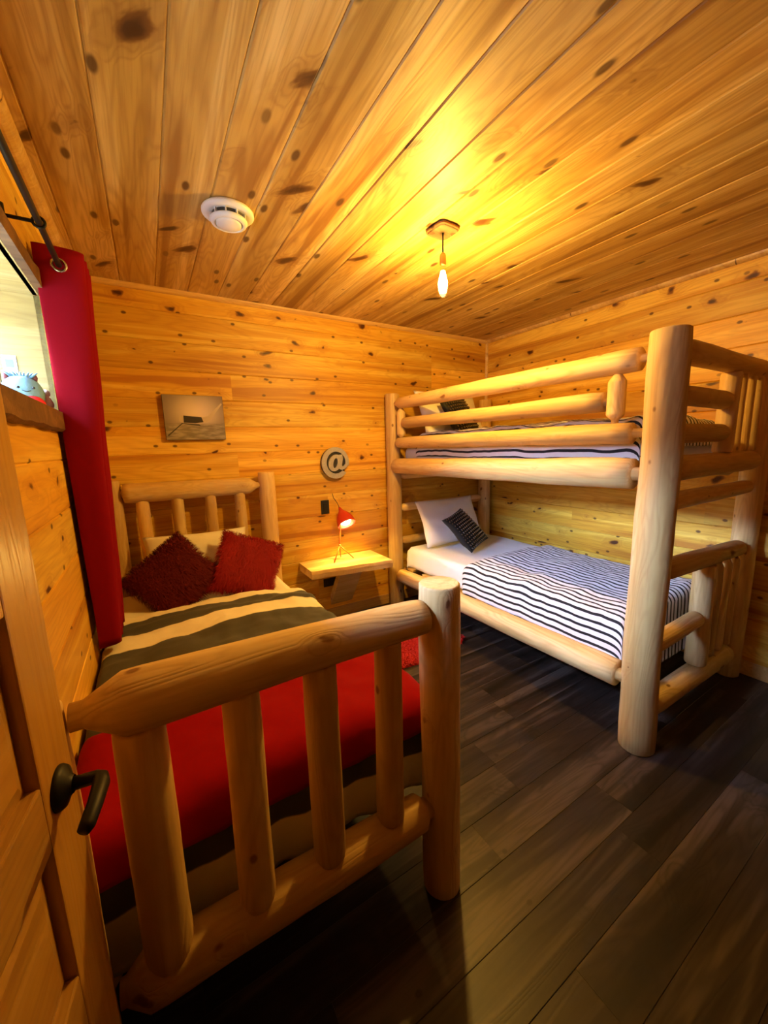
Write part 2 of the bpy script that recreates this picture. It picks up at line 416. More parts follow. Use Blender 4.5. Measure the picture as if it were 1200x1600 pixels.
# jamb boards: two boards deep on every side, with a joint between
dz = [(.03, .173), (.175, .32)]
for a, b in dz:
    sub('jamb_board', bx(a, b, wy, wy+.019, -wz-.019, wz+.019, .0015), M_jamb, win)
    sub('jamb_board', bx(a, b, -wy-.019, -wy, -wz-.019, wz+.019, .0015), M_jamb, win)
    sub('jamb_board', bx(a, b, -wy, wy, wz, wz+.019, .0015), M_jamb, win)
    sub('sill_board', bx(a, b, -wy, wy, -wz-.019, -wz, .0015), M_jamb, win)
def live_board(L, w0, t, seed, amp=.008):
    bm = bmesh.new(); N = 40; rows = []
    for i in range(N+1):
        y = -L/2+L*i/N; e = amp*mn.noise(Vector((y*9, seed, 0))) + amp*.5*mn.noise(Vector((y*31, seed, 4)))
        rows.append([bm.verts.new(q) for q in ((0,y,0),(0,y,w0+e),(t*.6,y,w0+e*1.3),(t,y,w0-.008+e),(t,y,0))])
    for r0, r1 in zip(rows, rows[1:]):
        for k in range(5): bm.faces.new((r0[k], r0[(k+1)%5], r1[(k+1)%5], r1[k]))
    bm.faces.new(rows[0][::-1]); bm.faces.new(rows[-1]); return bm
o = sub('casing', live_board(2*wy+.05, .07, .024, 1.0), M_casing, win); o.location = (.3205, 0, -wz); o.rotation_euler = (PI, 0, 0)
o = sub('casing', live_board(2*wy+.05, .06, .024, 5.0, .012), M_casing, win); o.location = (.3205, 0, wz)
tg = tag(obj('wall_tag', bx(-.02,.02,-.0015,0,-.03,.03,.001), M_wplast, None, loc=(XL-.115, WY1-.0005, 1.775)), 'small white tag stuck on the pale wooden window jamb', 'tag')
obj('tag_mark', bx(-.011,.011,-.0022,-.0016,-.012,.016), plain('grey_print', (.25,.27,.3), .6), tg)

# ------------------------------------------------------------ door (open into the room beside the left wall)
F = Vector((-.145, .67)); dv_ = Vector((.133, .991)).normalized()
DW = .80; hinge = F - dv_*DW
door = thing('door_1', None, None, (hinge.x, hinge.y, .012), (0, 0, math.atan2(dv_.y, dv_.x))); door['kind'] = 'structure'
# local: X along the width (hinge at 0, free edge at DW), -Y faces the room
DT = .035
def dpart(name, x0, x1, z0, z1, m=M_door, y0=0.0, y1=DT, bev=.003):
    L = max(x1-x0, z1-z0); 
    bm = bx(-(x1-x0)/2, (x1-x0)/2, y0, y1, -(z1-z0)/2, (z1-z0)/2, bev)
    if z1-z0 > x1-x0:                      # keep the grain along the piece
        bmesh.ops.rotate(bm, verts=bm.verts, cent=(0,0,0), matrix=Matrix.Rotation(PI/2, 3, 'Y'))
        o = obj(name, bm, m, door, loc=((x0+x1)/2, 0, (z0+z1)/2)); o.rotation_euler = (0, -PI/2, 0)
    else: o = obj(name, bm, m, door, loc=((x0+x1)/2, 0, (z0+z1)/2))
    return o
dpart('stile', DW-.095, DW, 0, 2.03); dpart('stile', 0, .095, 0, 2.03)
rails = [(0,.20), (.40,.50), (.66,.75), (.955,1.045), (1.27,1.37), (1.60,1.69), (1.92,2.03)]
for a, b in rails: dpart('rail', .0955, DW-.0955, a-.012 if a else 0, b-.012)
for (a0, b0), (a1, b1) in zip(rails, rails[1:]):
    x0, x1, z0, z1 = .0955, DW-.0955, b0-.012, a1-.012
    bm = bmesh.new(); m_ = .03
    X0, X1, Z0, Z1 = -(x1-x0)/2, (x1-x0)/2, -(z1-z0)/2, (z1-z0)/2
    # recessed panel with a raised, bevelled field, both faces
    for ysurf, yin in ((.011, .016), (DT-.011, DT-.016)):
        o_ = [bm.verts.new((x, yin, z)) for x, z in ((X0,Z0),(X1,Z0),(X1,Z1),(X0,Z1))]
        i_ = [bm.verts.new((x, ysurf-.004 if yin < DT/2 else ysurf+.004, z)) for x, z in ((X0+m_,Z0+m_),(X1-m_,Z0+m_),(X1-m_,Z1-m_),(X0+m_,Z1-m_))]
        for k in range(4): bm.faces.new((o_[k], o_[(k+1)%4], i_[(k+1)%4], i_[k]))
        bm.faces.new(i_)
    obj('panel', bm, M_door, door, loc=((x0+x1)/2, 0, (z0+z1)/2))
hz = .993; hx = DW-.052
def handle(sgn, y0):
    o = obj('handle_rosette', lathe([(0,0),(.029,0),(.029,.003),(.026,.008),(.014,.013),(.011,.017)], 28), M_black, door, True, loc=(hx, y0, hz), rot=(PI/2*sgn, 0, 0))
    pts = [(hx, y0-sgn*.012, hz), (hx, y0-sgn*.042, hz), (hx-.004, y0-sgn*.048, hz), (hx-.016, y0-sgn*.051, hz), (hx-.045, y0-sgn*.051, hz-.002), (hx-.075, y0-sgn*.049, hz-.005), (hx-.082, y0-sgn*.046, hz-.007)]
    h = obj('handle', tube(pts, [.009,.0085,.0095,.0105,.0095,.009,.007], 16), M_black, door, True)
handle(1, 0); handle(-1, DT)
obj('latch_plate', bx(DW-.0002, DW+.0015, .006, .029, hz-.045, hz+.045), M_brass, door)
for z in (.2, 1.0, 1.8): obj('hinge', tube([(-.006,-.004,z-.05),(-.006,-.004,z+.05)], .007, 10), M_black, door)

# ------------------------------------------------------------ pendant light
PX, PY = 1.295, 1.542
pd = thing('pendant_light', 'bare filament bulb hanging from a square live edge wooden plate on the ceiling', 'ceiling light', (PX, PY, H))
bm = bmesh.new(); sec = []
for k in range(28):
    th = 2*PI*k/28; c_, s_ = math.cos(th), math.sin(th); p_ = 5
    r = .058/((abs(c_)**p_+abs(s_)**p_)**(1/p_)); r *= 1+.05*mn.noise(Vector((c_*2, s_*2, 5)))
    sec.append((r*c_, r*s_))
A = [bm.verts.new((x, y, -.0005)) for x, y in sec]; B = [bm.verts.new((x*1.02, y*1.02, -.014)) for x, y in sec]; C_ = [bm.verts.new((x*.95, y*.95, -.020)) for x, y in sec]
for a_, b_ in ((A,B),(B,C_)):
    for k in range(28): bm.faces.new((a_[k], a_[(k+1)%28], b_[(k+1)%28], b_[k]))
bm.faces.new(A[::-1]); bm.faces.new(C_)
obj('ceiling_plate', bm, wood('shade_darkened_plate', (.11,.08,.045), (.08,.055,.03), (.04,.025,.015), W_KNOT, kx=8, ky=12, kr=.3, rough=.7), pd, rot=(0,0,.06))  # tan wood coloured darker all over, standing in for the socket's shadow
obj('bark_edge', tube([(x*1.025, y*1.025, -.010) for x, y in sec+[sec[0]]], .006, 6), M_casing, pd, True, rot=(0,0,.06))
obj('cord', tube([(0,0,-.019),(0,0,-.118)], .0035, 8), M_bplast, pd, True)
obj('socket', lathe([(0,-.105),(.008,-.105),(.014,-.112),(.0155,-.120),(.0155,-.155),(.013,-.160),(0,-.160)], 24), M_brass, pd, True)
obj('bulb_glass', lathe([(.013,-.158),(.014,-.170),(.018,-.190),(.026,-.222),(.0315,-.250),(.031,-.268),(.024,-.288),(.012,-.300),(0,-.303)], 28), M_bulb, pd, True)
fb = bmesh.new()
for k in range(6):
    a0 = 2*PI*k/6; a1 = a0+PI/6
    ring_tube(fb, [(.006*math.cos(a0), .006*math.sin(a0), -.182), (.013*math.cos(a1), .013*math.sin(a1), -.235), (.010*math.cos(a1+.3), .010*math.sin(a1+.3), -.276)], [.005,.012,.008], 6)
obj('filament', fb, M_fil, pd, True)
L = D.lights.new('bulb_light', 'POINT'); L.energy = PENDANT_W; L.color = WARM; L.shadow_soft_size = .035
lo = D.objects.new('bulb_light', L); C.objects.link(lo); lo.parent = pd; lo.location = (0, 0, -.275)

# ------------------------------------------------------------ smoke detector
sd = thing('smoke_detector', 'round white smoke detector on the ceiling boards', 'smoke detector', (.405, 1.875, H))
obj('base', lathe([(0,0),(.098,0),(.104,-.006),(.104,-.014),(.097,-.020),(.080,-.021),(.074,-.019),(0,-.019)], 48), M_wplast, sd, True)
obj('vent_core', lathe([(.066,-.018),(.062,-.040)], 40), M_dgap, sd, True)
for k in range(10):
    a = 2*PI*k/10; q_ = obj('vent_rib', bx(-.006,.006,-.0025,.0025,-.010,.010), M_wplast, sd, loc=(.068*math.cos(a), .068*math.sin(a), -.028), rot=(0,0,a))
obj('cover_ring', lathe([(.048,-.036),(.074,-.036),(.076,-.040),(.070,-.050),(.060,-.054),(.056,-.052),(.054,-.044),(.048,-.036)], 48), M_wplast, sd, True)
obj('test_button', lathe([(.050,-.040),(.050,-.054),(.044,-.058),(0,-.059)], 40), M_wplast, sd, True)

# ------------------------------------------------------------ curtain and rod
rod = thing('curtain_rod', 'dark iron curtain rod above the window', 'curtain rod', (-.19, 1.2, 2.105))
obj('rod', tube([(0,-.62,0),(0,.70,0)], .009, 14), M_black, rod, True)
for yy in (-.62, .70): obj('finial', lathe([(0,-.018),(.012,-.016),(.018,0),(.012,.016),(0,.018)], 20), M_black, rod, True, loc=(0, yy, 0), rot=(PI/2,0,0))
for yy in (-.50, .35):
    bm = bmesh.new(); ring_tube(bm, [(-.078,yy,0),(-.012,yy,0)], [.005,.005], 10)
    ring_tube(bm, [(-.079,yy,-.03),(-.079,yy,.03)], [.009,.009], 10)
    ring_tube(bm, [(.014*math.cos(t),yy,.014*math.sin(t)) for t in [2*PI*i/16 for i in range(17)]], [.004]*17, 8, False)
    obj('bracket', bm, M_black, rod, True)
def curtain():
    bm = bmesh.new(); uvl = bm.loops.layers.uv.new('UVMap'); NU, NV = 120, 44; g = []
    ztop, zbot = 2.165, .665
    for j in range(NV+1):
        v = j/NV; z = ztop+(zbot-ztop)*v; row = []
        for i in range(NU+1):
            u = i/NU
            amp = .072-.034*v+.004*mn.noise(Vector((u*3, v*2, 1)))
            ph = PI + u*PI*8 + .25*mn.noise(Vector((u*2, v*1.4, 3)))
            y = 1.850 + u*.26 + v*.03*(u-.2)+.018*math.sin(ph)*(1-.3*v)
            x = -.186-.028*v + amp*math.copysign(abs(math.cos(ph))**.7, math.cos(ph)) + .005*mn.noise(Vector((u*6, v*5, 8)))
            x = max(x, XL+.008)
            row.append(bm.verts.new((x, y, z)))
        g.append(row)
    for j in range(NV):
        for i in range(NU):
            f = bm.faces.new((g[j][i], g[j][i+1], g[j+1][i+1], g[j+1][i]))
            for l, (a, b) in zip(f.loops, ((i,j),(i+1,j),(i+1,j+1),(i,j+1))): l[uvl].uv = (a/NU*.8, b/NV*1.5)
    o = obj('curtain', bm, M_curt, None, True)
    md = o.modifiers.new('thick', 'SOLIDIFY'); md.thickness = .003
    return tag(o, 'long red grommet curtain gathered at the corner beside the window', 'curtain')
cu = curtain()
for k in range(4):
    yy = 1.850+.26*(k*2+.5)/8+(.018 if k % 2 == 0 else .018)*(-1)
    bm = bmesh.new(); ring_tube(bm, [(.020*math.cos(t), 0, .020*math.sin(t)) for t in [2*PI*i/24 for i in range(25)]], [.0045]*25, 8, False)
    obj('grommet', bm, M_chrome, cu, True, loc=(-.19, yy, 2.105), rot=(0,0,.12))

# ------------------------------------------------------------ cloth drape helper
def prof1(t, a, b, d0, d1, rr):
    """arc length t in [-d0, b-a+d1] -> (coordinate, drop)"""
    Lq = b-a; k = rr*PI/2
    if t < rr*.0 - 0 and False: pass
    def edge(e):                      # e = arc length past the start of the rounding
        if e < k: th = e/rr; return rr*math.sin(th), rr*(1-math.cos(th))
        return rr, rr+(e-k)
    if t < rr: c, dr = edge(rr-t); return a+rr-c, dr
    if t > Lq-rr: c, dr = edge(t-(Lq-rr)); return b-rr+c, dr
    return a+t, 0.0
def drape(name, m, x0, x1, y0, y1, z, dx0, dx1, dy0, dy1, rr=.05, step=.02, wr=.006, flare=.25, seed=0, zmin=.02, thick=.012, fn=None, corner=.55):
    """cloth over a box top; v runs from the y1 (head) side to y0 (foot)"""
    bm = bmesh.new(); uvl = bm.loops.layers.uv.new('UVMap')
    U0, U1 = -dx0, (x1-x0)+dx1; V0, V1 = -dy1, (y1-y0)+dy0
    nu, nv = max(2, int((U1-U0)/step)), max(2, int((V1-V0)/step)); g = []
    for j in range(nv+1):
        v = V0+(V1-V0)*j/nv; yy, dv = prof1(v, 0, y1-y0, dy1, dy0, rr); row = []
        for i in range(nu+1):
            u = U0+(U1-U0)*i/nu; xx, du = prof1(u, x0, x1, dx0, dx1, rr)
            X, Y = xx, y1-yy
            dd = max(du, dv) + corner*min(du, dv)
            zz = z-dd
            sx = (1 if u > (x1-x0)/2 else -1); sy = (-1 if v > (y1-y0)/2 else 1)
            fold = .5+.5*mn.noise(Vector((X*7+seed, Y*7, seed)))
            if du > rr: X += sx*flare*(du-rr)*fold*.35 + sx*.012*mn.noise(Vector((Y*13, seed, 2)))
            if dv > rr: Y += sy*flare*(dv-rr)*fold*.35 + sy*.012*mn.noise(Vector((X*13, seed, 7)))
            n = mn.noise(Vector((X*4+seed, Y*5, 0)))+.5*mn.noise(Vector((X*11, Y*9+seed, 3)))+.25*mn.noise(Vector((X*24, Y*21, seed)))
            zz += wr*2.2*n if dd < rr else wr*n
            if fn: X, Y, zz = fn(X, Y, zz, u, v, du, dv)
            row.append((bm.verts.new((X, Y, max(zz, zmin))), (u, v)))
        g.append(row)
    for j in range(nv):
        for i in range(nu):
            q = (g[j][i], g[j][i+1], g[j+1][i+1], g[j+1][i])
            f = bm.faces.new([a[0] for a in q][::-1])
            for l, a in zip(f.loops, q[::-1]): l[uvl].uv = a[1]
    o = obj(name, bm, m, None, 'raw')
    for f in o.data.polygons: f.use_smooth = True
    md = o.modifiers.new('thick', 'SOLIDIFY'); md.thickness = thick; md.offset = -1
    return o
def mattress(name, label, x0, x1, y0, y1, z0, z1, m):
    bm = bx(x0, x1, y0, y1, z0, z1); bmesh.ops.bevel(bm, geom=bm.edges[:], offset=.04, segments=4, affect='EDGES', profile=.5)
    o = obj(name, bm, m, None, True); return tag(o, label, 'mattress')
def pillow(name, w_, h_, t_, m, parent=None, pinch=.12, seed=0, N=26):
    """X width, Z height, Y thickness (front is -Y)"""
    bm = bmesh.new(); uvl = bm.loops.layers.uv.new('UVMap'); S = []
    for side in (-1, 1):
        g = []
        for j in range(N+1):
            row = []
            for i in range(N+1):
                a, b = i/N*2-1, j/N*2-1
                pr_ = ((1-a*a)*(1-b*b))**.42 if abs(a) < 1 and abs(b) < 1 else 0.0
                x = a*w_/2*(1-pinch*(1-b*b)*0.5); z = b*h_/2*(1-pinch*(1-a*a)*0.5)
                x = a*w_/2*(1-pinch*.5*(1-abs(b)**2)); 
                y = side*(t_/2*pr_)+ side*.006*pr_*mn.noise(Vector((a*3+seed, b*3, side)))*2
                y += .014*mn.noise(Vector((a*1.5, b*1.5, seed)))
                if (i in (0, N) or j in (0, N)) and side == 1: row.append(S[0][j][i]); continue
                row.append(bm.verts.new((x, y, z)))
            g.append(row)
        S.append(g)
        for j in range(N):
            for i in range(N):
                q = [g[j][i], g[j][i+1], g[j+1][i+1], g[j+1][i]]
                f = bm.faces.new(q if side == -1 else q[::-1])
                for l, (p, r) in zip(f.loops, ((i,j),(i+1,j),(i+1,j+1),(i,j+1)) if side == -1 else ((i,j+1),(i+1,j+1),(i+1,j),(i,j))): l[uvl].uv = (p/N*w_, r/N*h_)
    o = obj(name, bm, m, parent, 'raw')
    for f in o.data.polygons: f.use_smooth = True
    return o
def place(o, loc, lean, yaw=0, roll=0):
    """lean: tip backwards; roll: turn in its own plane"""
    m = Matrix.Translation(loc) @ Matrix.Rotation(yaw, 4, 'Z') @ Matrix.Rotation(-lean, 4, 'X') @ Matrix.Rotation(roll, 4, 'Y')
    o.matrix_world = m; return o

# ------------------------------------------------------------ single log bed
bed = thing('log_bed', 'single bed of thick peeled pine logs along the left wall', 'bed', (.24, 1.8, 0))
FY, HY = .822, 2.80
log('post', (.686, FY, 0), (.676, FY, 1.058), .060, bed, r2=.060)
log('post', (-.222, FY, 0), (-.222, FY, 1.02), .045, bed)
log('post', (.715, HY, 0), (.712, HY, 1.285), .058, bed)
log('post', (-.212, HY, 0), (-.208, HY, 1.285), .050, bed)
log('top_rail', (-.15, FY, .985), (.625, FY, .968), .062, bed, (.02, .025, .06), (.02, .03, .012), r2=.050)
log('bottom_rail', (-.16, FY, .345), (.615, FY, .330), .058, bed, (.01, .025, .04), (.02, .03, .02), r2=.054)
for x, r in ((-.070, .048), (.115, .042), (.303, .043), (.498, .040)):
    log('spindle', (x-.005, FY, .375), (x, FY, .935), r, bed, r2=r*.95)
log('head_top_rail', (-.155, HY, 1.205), (.640, HY, 1.195), .062, bed, (.02, .022, .008), (.03, .022, .05), r2=.056)
log('head_bottom_rail', (-.15, HY, .48), (.65, HY, .48), .05, bed, (.02, .022, .04), (.02, .022, .04))
for x in (-.055, .135, .330, .520):
    log('spindle', (x, HY, .53), (x, HY, 1.155), .038, bed, r2=.036)
log('side_rail', (.742, FY+.075, .30), (.742, HY-.07, .30), .050, bed, (.02, .022, .03), (.02, .022, .03))
log('side_rail', (-.215, FY+.065, .285), (-.215, HY-.065, .285), .040, bed, (.02, .022, .03), (.02, .022, .03))
for k in range(9): obj('slat', bx(-.155, .69, -.04, .04, 0, .018), M_trim, bed, loc=(-.24+.24-.24, -1.8+1.0+k*.21, .305))
for s_ in bed.children:
    if s_.name.startswith('slat'): s_.location.x = -.24
mattress('mattress', 'thick single mattress on the log bed under the wide striped comforter', -.250, .685, .925, 2.72, .335, .585, M_cream)
def wfn(X, Y, z, u, v, du, dv):
    z += .040*math.sin(PI*min(1, max(0, (X+.27)/1.02)))*(1 if dv < .05 else .3)
    if dv < .05: z += .012*math.exp(-((v-.30+.10*X)/.03)**2) + .010*math.exp(-((v-.20-.05*X)/.025)**2)
    if dv > .12: z += .06*max(0, X)*(dv-.12)/.2; z += .010*math.sin(X*31+2)*(dv-.1)/.2
    if X < -.10 and dv < .05: z += .02*(-.10-X)/.15
    return max(X, XL+.010), (max(Y, .884) if X < .735 else max(Y, .80)), z
cf = drape('comforter', M_wide, -.262, .745, .909, 2.25, .608, .12, .26, .29, .0, rr=.06, step=.016, wr=.009, seed=4, fn=wfn, thick=.016, flare=.16)
tag(cf, 'comforter with wide grey and cream stripes on the log bed', 'comforter')
def tfn(X, Y, z, u, v, du, dv):
    z += .040*math.sin(PI*min(1, max(0, (X+.27)/1.02)))*(1 if dv < .05 else .3)
    if X < -.10 and dv < .05: z += .02*(-.10-X)/.15
    return max(X, XL+.006), max(Y, .872), z
th = drape('throw_blanket', M_red, -.262, .756, .893, 1.33, .626, .08, .10, .070, .0, rr=.065, step=.016, wr=.005, seed=9, fn=tfn, thick=.008, flare=.10, corner=.3)
tag(th, 'plain red throw blanket folded across the foot of the log bed', 'blanket')
sh = drape('fitted_sheet', M_cream, -.252, .690, 2.0, 2.715, .592, .10, .16, 0, 0, rr=.04, step=.03, wr=.004, seed=2, thick=.004, flare=.0)
tag(sh, 'cream fitted sheet showing at the head of the log bed', 'sheet')
p = pillow('bed_pillow', .60, .36, .17, M_cream, seed=3); place(p, (.215, 2.62, .770), .42, 0, .02)
tag(p, 'cream rectangular pillow leaning on the bed headboard behind two red pillows', 'pillow')
def fur(par, w_, h_, t_, m, n, L, seed, pinch=.12):
    rr = random.Random(seed); bm = bmesh.new()
    for k in range(n):
        a, b = rr.uniform(-1, 1), rr.uniform(-1, 1)
        if rr.random() < .18:
            if rr.random() < .5: a = math.copysign(1, a)
            else: b = math.copysign(1, b)
        pr_ = ((1-a*a)*(1-b*b))**.42 if abs(a) < 1 and abs(b) < 1 else 0.0
        x = a*w_/2*(1-pinch*.5*(1-b*b)); z = b*h_/2*(1-pinch*.5*(1-a*a)); y = -(t_/2*pr_)+.014*mn.noise(Vector((a*1.5, b*1.5, seed*0+par)))
        n_ = Vector((a*.8*abs(a)**3, -1 if max(abs(a),abs(b)) < .97 else -.2, b*.8*abs(b)**3)).normalized()
        flow = Vector((mn.noise(Vector((a*2, b*2, seed))), 0, -.9+mn.noise(Vector((a*2, b*2, seed+5)))))
        d = (n_*.6+flow*.55+Vector((a,0,b))*(.9 if pr_ < .05 else .1)+Vector((rr.gauss(0,.25), 0, rr.gauss(0,.25)))).normalized()
        l = L*rr.uniform(.6, 1.3); s = d.cross(n_); s = s.normalized()*.0013 if s.length > .01 else Vector((.002,0,0))
        p0 = Vector((x, y, z)); p1 = p0+d*l*.55; p2 = p0+(d*.8+Vector((0,.15,-.35)))*l
        v = [bm.verts.new(q) for q in (p0-s, p0+s, p1+s*.8, p1-s*.8, p2)]
        bm.faces.new(v[:4]); bm.faces.new((v[3], v[2], v[4]))
    return bm
for nm, w_, h_, m, loc, lean, yaw, roll, sd_, lab in (
    ('throw_pillow', .35, .34, M_fur1, (.460, 2.40, .745), .45, .10, .44, 5, 'bright red furry cushion, right of the two on the log bed'),
    ('throw_pillow', .37, .35, M_fur2, (.055, 2.44, .740), .55, -.1, -.70, 8, 'dark red furry cushion, left of the two on the log bed')):
    p = pillow(nm, w_, h_, .13, m, seed=sd_); place(p, loc, lean, yaw, roll); tag(p, lab, 'cushion', 'red fur cushions')
    f = obj('fur', fur(sd_, w_, h_, .13, m, 16000, .042, sd_), m, p); f['kind'] = 'stuff'

# ------------------------------------------------------------ bunk bed
bk = thing('bunk_bed', 'tall bunk bed of peeled pine logs in the back right corner', 'bunk bed', (2.36, 1.8, 0))
BX, BY, KY = 1.823, .776, 2.815
BP = 1.832
log('post', (1.845, BY, 0), (1.800, BY, 1.868), .076, bk, r2=.071)
log('post', (BX, KY, 0), (BX, KY+.02, 1.875), .066, bk, r2=.060)
log('post', (2.915, KY, 0), (2.905, KY, 1.865), .060, bk)
log('post', (2.925, BY, 0), (2.920, BY, 1.80), .060, bk)
tn = (.045, .018, .006)
log('guard_rail', (BX, KY-.05, 1.790), (BX, .880, 1.782), .046, bk, (.02,.02,.05), tn, r2=.050)
log('guard_rail', (BX, 2.665, 1.628), (BX, 1.022, 1.618), .043, bk, (.015,.02,.02), (.02,.02,.004), r2=.046)
log('guard_rail', (BX, KY-.055, 1.470), (BX, .890, 1.474), .045, bk, (.02,.02,.03), (.055,.020,.006), r2=.048)
log('guard_upright', (BX, .975, 1.535), (BX, .975, 1.735), .037, bk, (.02,.015,.02), (.02,.015,.03), rough=.5)
log('guard_upright', (BX, 2.70, 1.515), (BX, 2.70, 1.745), .037, bk, (.02,.015,.02), (.02,.015,.03), rough=.5)
log('upper_side_rail', (BX-.005, KY-.045, 1.275), (BX-.005, .872, 1.298), .064, bk, None, (.03,.03,.004), r2=.070)
log('lower_side_rail', (BX-.008, KY-.05, .305), (BX-.008, .868, .340), .060, bk, (.02,.02,.04), (.03,.03,.004), r2=.066)
log('upper_side_rail', (2.912, KY-.05, 1.27), (2.918, .85, 1.27), .050, bk, (.02,.02,.03), (.02,.02,.03))
log('lower_side_rail', (2.912, KY-.05, .30), (2.918, .85, .30), .050, bk, (.02,.02,.03), (.02,.02,.03))
for z in (1.19, .90, .60, .30, 1.62): log('head_rail', (BX+.06, KY+.005, z), (2.85, KY+.005, z), .036, bk, (.02,.02,.03), (.02,.02,.03))
# foot end with ladder
log('foot_top_rail', (1.905, BY, 1.800), (2.872, BY, 1.795), .050, bk, (.03,.02,.02), (.02,.02,.03), r2=.046)
for z, r in ((1.625, .042), (1.470, .042)): log('ladder_rung', (1.905, BY, z), (2.415, BY, z-.004), r, bk, (.03,.02,.015), (.02,.02,.02))
log('foot_deck_rail', (1.905, BY, 1.318), (2.862, BY, 1.315), .056, bk, (.03,.02,.02), (.02,.02,.03))
log('ladder_upright', (2.450, BY, 1.372), (2.455, BY, 1.752), .042, bk)
for x in (2.590, 2.705, 2.815): log('spindle', (x, BY, 1.37), (x-.005, BY, 1.755), .025, bk)
log('ladder_rung', (1.915, BY, 1.172), (2.868, BY, 1.168), .042, bk, (.03,.02,.015), (.02,.02,.03), r2=.038)
log('foot_lower_top_rail', (1.920, BY, .862), (2.868, BY, .815), .050, bk, (.03,.02,.02), (.02,.02,.03), r2=.046)
log('ladder_rung', (1.925, BY, .500), (2.385, BY, .508), .042, bk, (.03,.02,.015), (.02,.02,.02))
log('ladder_upright', (2.430, BY, .235), (2.425, BY, .795), .050, bk)
for x in (2.590, 2.705, 2.815): log('spindle', (x, BY, .235), (x-.003, BY, .775), .028, bk, t1=(.01,.016,.025))
log('foot_bottom_rail', (1.925, BY, .185), (2.868, BY, .165), .054, bk, (.03,.02,.02), (.02,.02,.03))
for k in range(9):
    obj('slat', bx(-.50, .50, -.04, .04, 0, .018), M_trim, bk, loc=(.02, -1.8+1.0+k*.21, .345))
    obj('slat', bx(-.50, .50, -.04, .04, 0, .018), M_trim, bk, loc=(.02, -1.8+1.0+k*.21, 1.262))
# bedding
def bed_set(zb, zt, ztop, lower):
    w_ = 'lower' if lower else 'upper'
    m_ = mattress('mattress', 'white sheeted mattress in the %s bunk' % w_, 1.912, 2.84, .93, 2.735, zb, zt, M_white)
    s = drape('bed_sheet', M_white, 1.895, 2.845, 1.6 if lower else 2.2, 2.745, zt+.010, zt-zb-.02, .05, 0, .10, rr=.04, step=.03, wr=.003, seed=6, thick=.004, flare=.0)
    tag(s, 'white sheet over the mattress of the %s bunk' % w_, 'sheet')
bed_set(.366, .545, .58, True)
bed_set(1.283, 1.44, 1.50, False)
def lf(X, Y, z, u, v, du, dv):
    X = max(X, 1.881)
    if X < 1.94: z = max(z, .33+.015*mn.noise(Vector((Y*9, 0, 3))))
    if X < 1.955 and Y < .885: Y = .885
    z += .030*math.sin(PI*max(0, min(1, (X-1.88)/.95)))*(1 if dv < .05 else .2)
    head = (Y-1.9)
    return min(X, 2.865), max(Y, .845), z
lc = drape('comforter', M_thin, 1.884, 2.850, .895, 2.03, .574, .19, .10, .34, .0, rr=.055, step=.016, wr=.008, seed=21, fn=lf, thick=.014, flare=.2, zmin=.235)
tag(lc, 'black and white narrow striped comforter spread over the lower bunk', 'comforter', None)
def uf(X, Y, z, u, v, du, dv):
    if X < 1.90: z = max(z, 1.35); X = max(X, 1.884)
    if X < 1.955 and Y < .885: Y = .885
    z += .03*math.sin(PI*max(0, min(1, (X-1.88)/.95)))*(1 if dv < .05 else .2)
    return min(X, 2.865), max(Y, .845), z
uc = drape('comforter', M_thin, 1.890, 2.850, .895, 2.60, 1.535, .17, .10, .11, .0, rr=.06, step=.018, wr=.009, seed=33, fn=uf, thick=.020, flare=.1, zmin=1.30)
tag(uc, 'black and white striped comforter behind the guard rails of the upper bunk', 'comforter', None)
def bunk_pillows(z, lower):
    w_ = 'lower' if lower else 'upper'
    p = pillow('bed_pillow', .66, .42, .15, M_white if lower else M_cream, seed=11+lower)
    place(p, (2.27, 2.60, z+.20), .42, 0, 0.0)
    tag(p, ('white pillow leaning at the head of the lower bunk' if lower else 'white pillow at the head of the upper bunk, behind the guard rails'), 'pillow')
    q = pillow('throw_pillow', .36, .36, .10, M_blackc, seed=14+lower)
    place(q, (2.25, 2.38, z+.155) if lower else (2.19, 2.40, z+.175), .75 if lower else .5, .25, -.20 if lower else -.12)
    tag(q, 'black studded square cushion on the %s bunk' % w_, 'cushion', 'black studded cushions')
    bm = bmesh.new(); N = 12
    for i in range(N):
        for j in range(N):
            a, b = (i+.5)/N*2-1, (j+.5)/N*2-1
            a *= .93; b *= .93
            pr_ = ((1-a*a)*(1-b*b))**.42
            x = a*.18*(1-.06*(1-b*b)); zz = b*.18*(1-.0*(1-a*a)); y = -(.05*pr_)
            c = bm.verts.new((x, y-.009+.014*mn.noise(Vector((a*1.5,b*1.5,14+lower))), zz)); r_ = .0095
            rg = [bm.verts.new((x+r_*math.cos(t), y-.003+.014*mn.noise(Vector((a*1.5,b*1.5,14+lower))), zz+r_*math.sin(t))) for t in [2*PI*k/6 for k in range(6)]]
            for k in range(6): bm.faces.new((c, rg[k], rg[(k+1)%6]))
    s = obj('stud', bm, M_stud, q); s['kind'] = 'stuff'
bunk_pillows(.57, True); bunk_pillows(1.50, False)

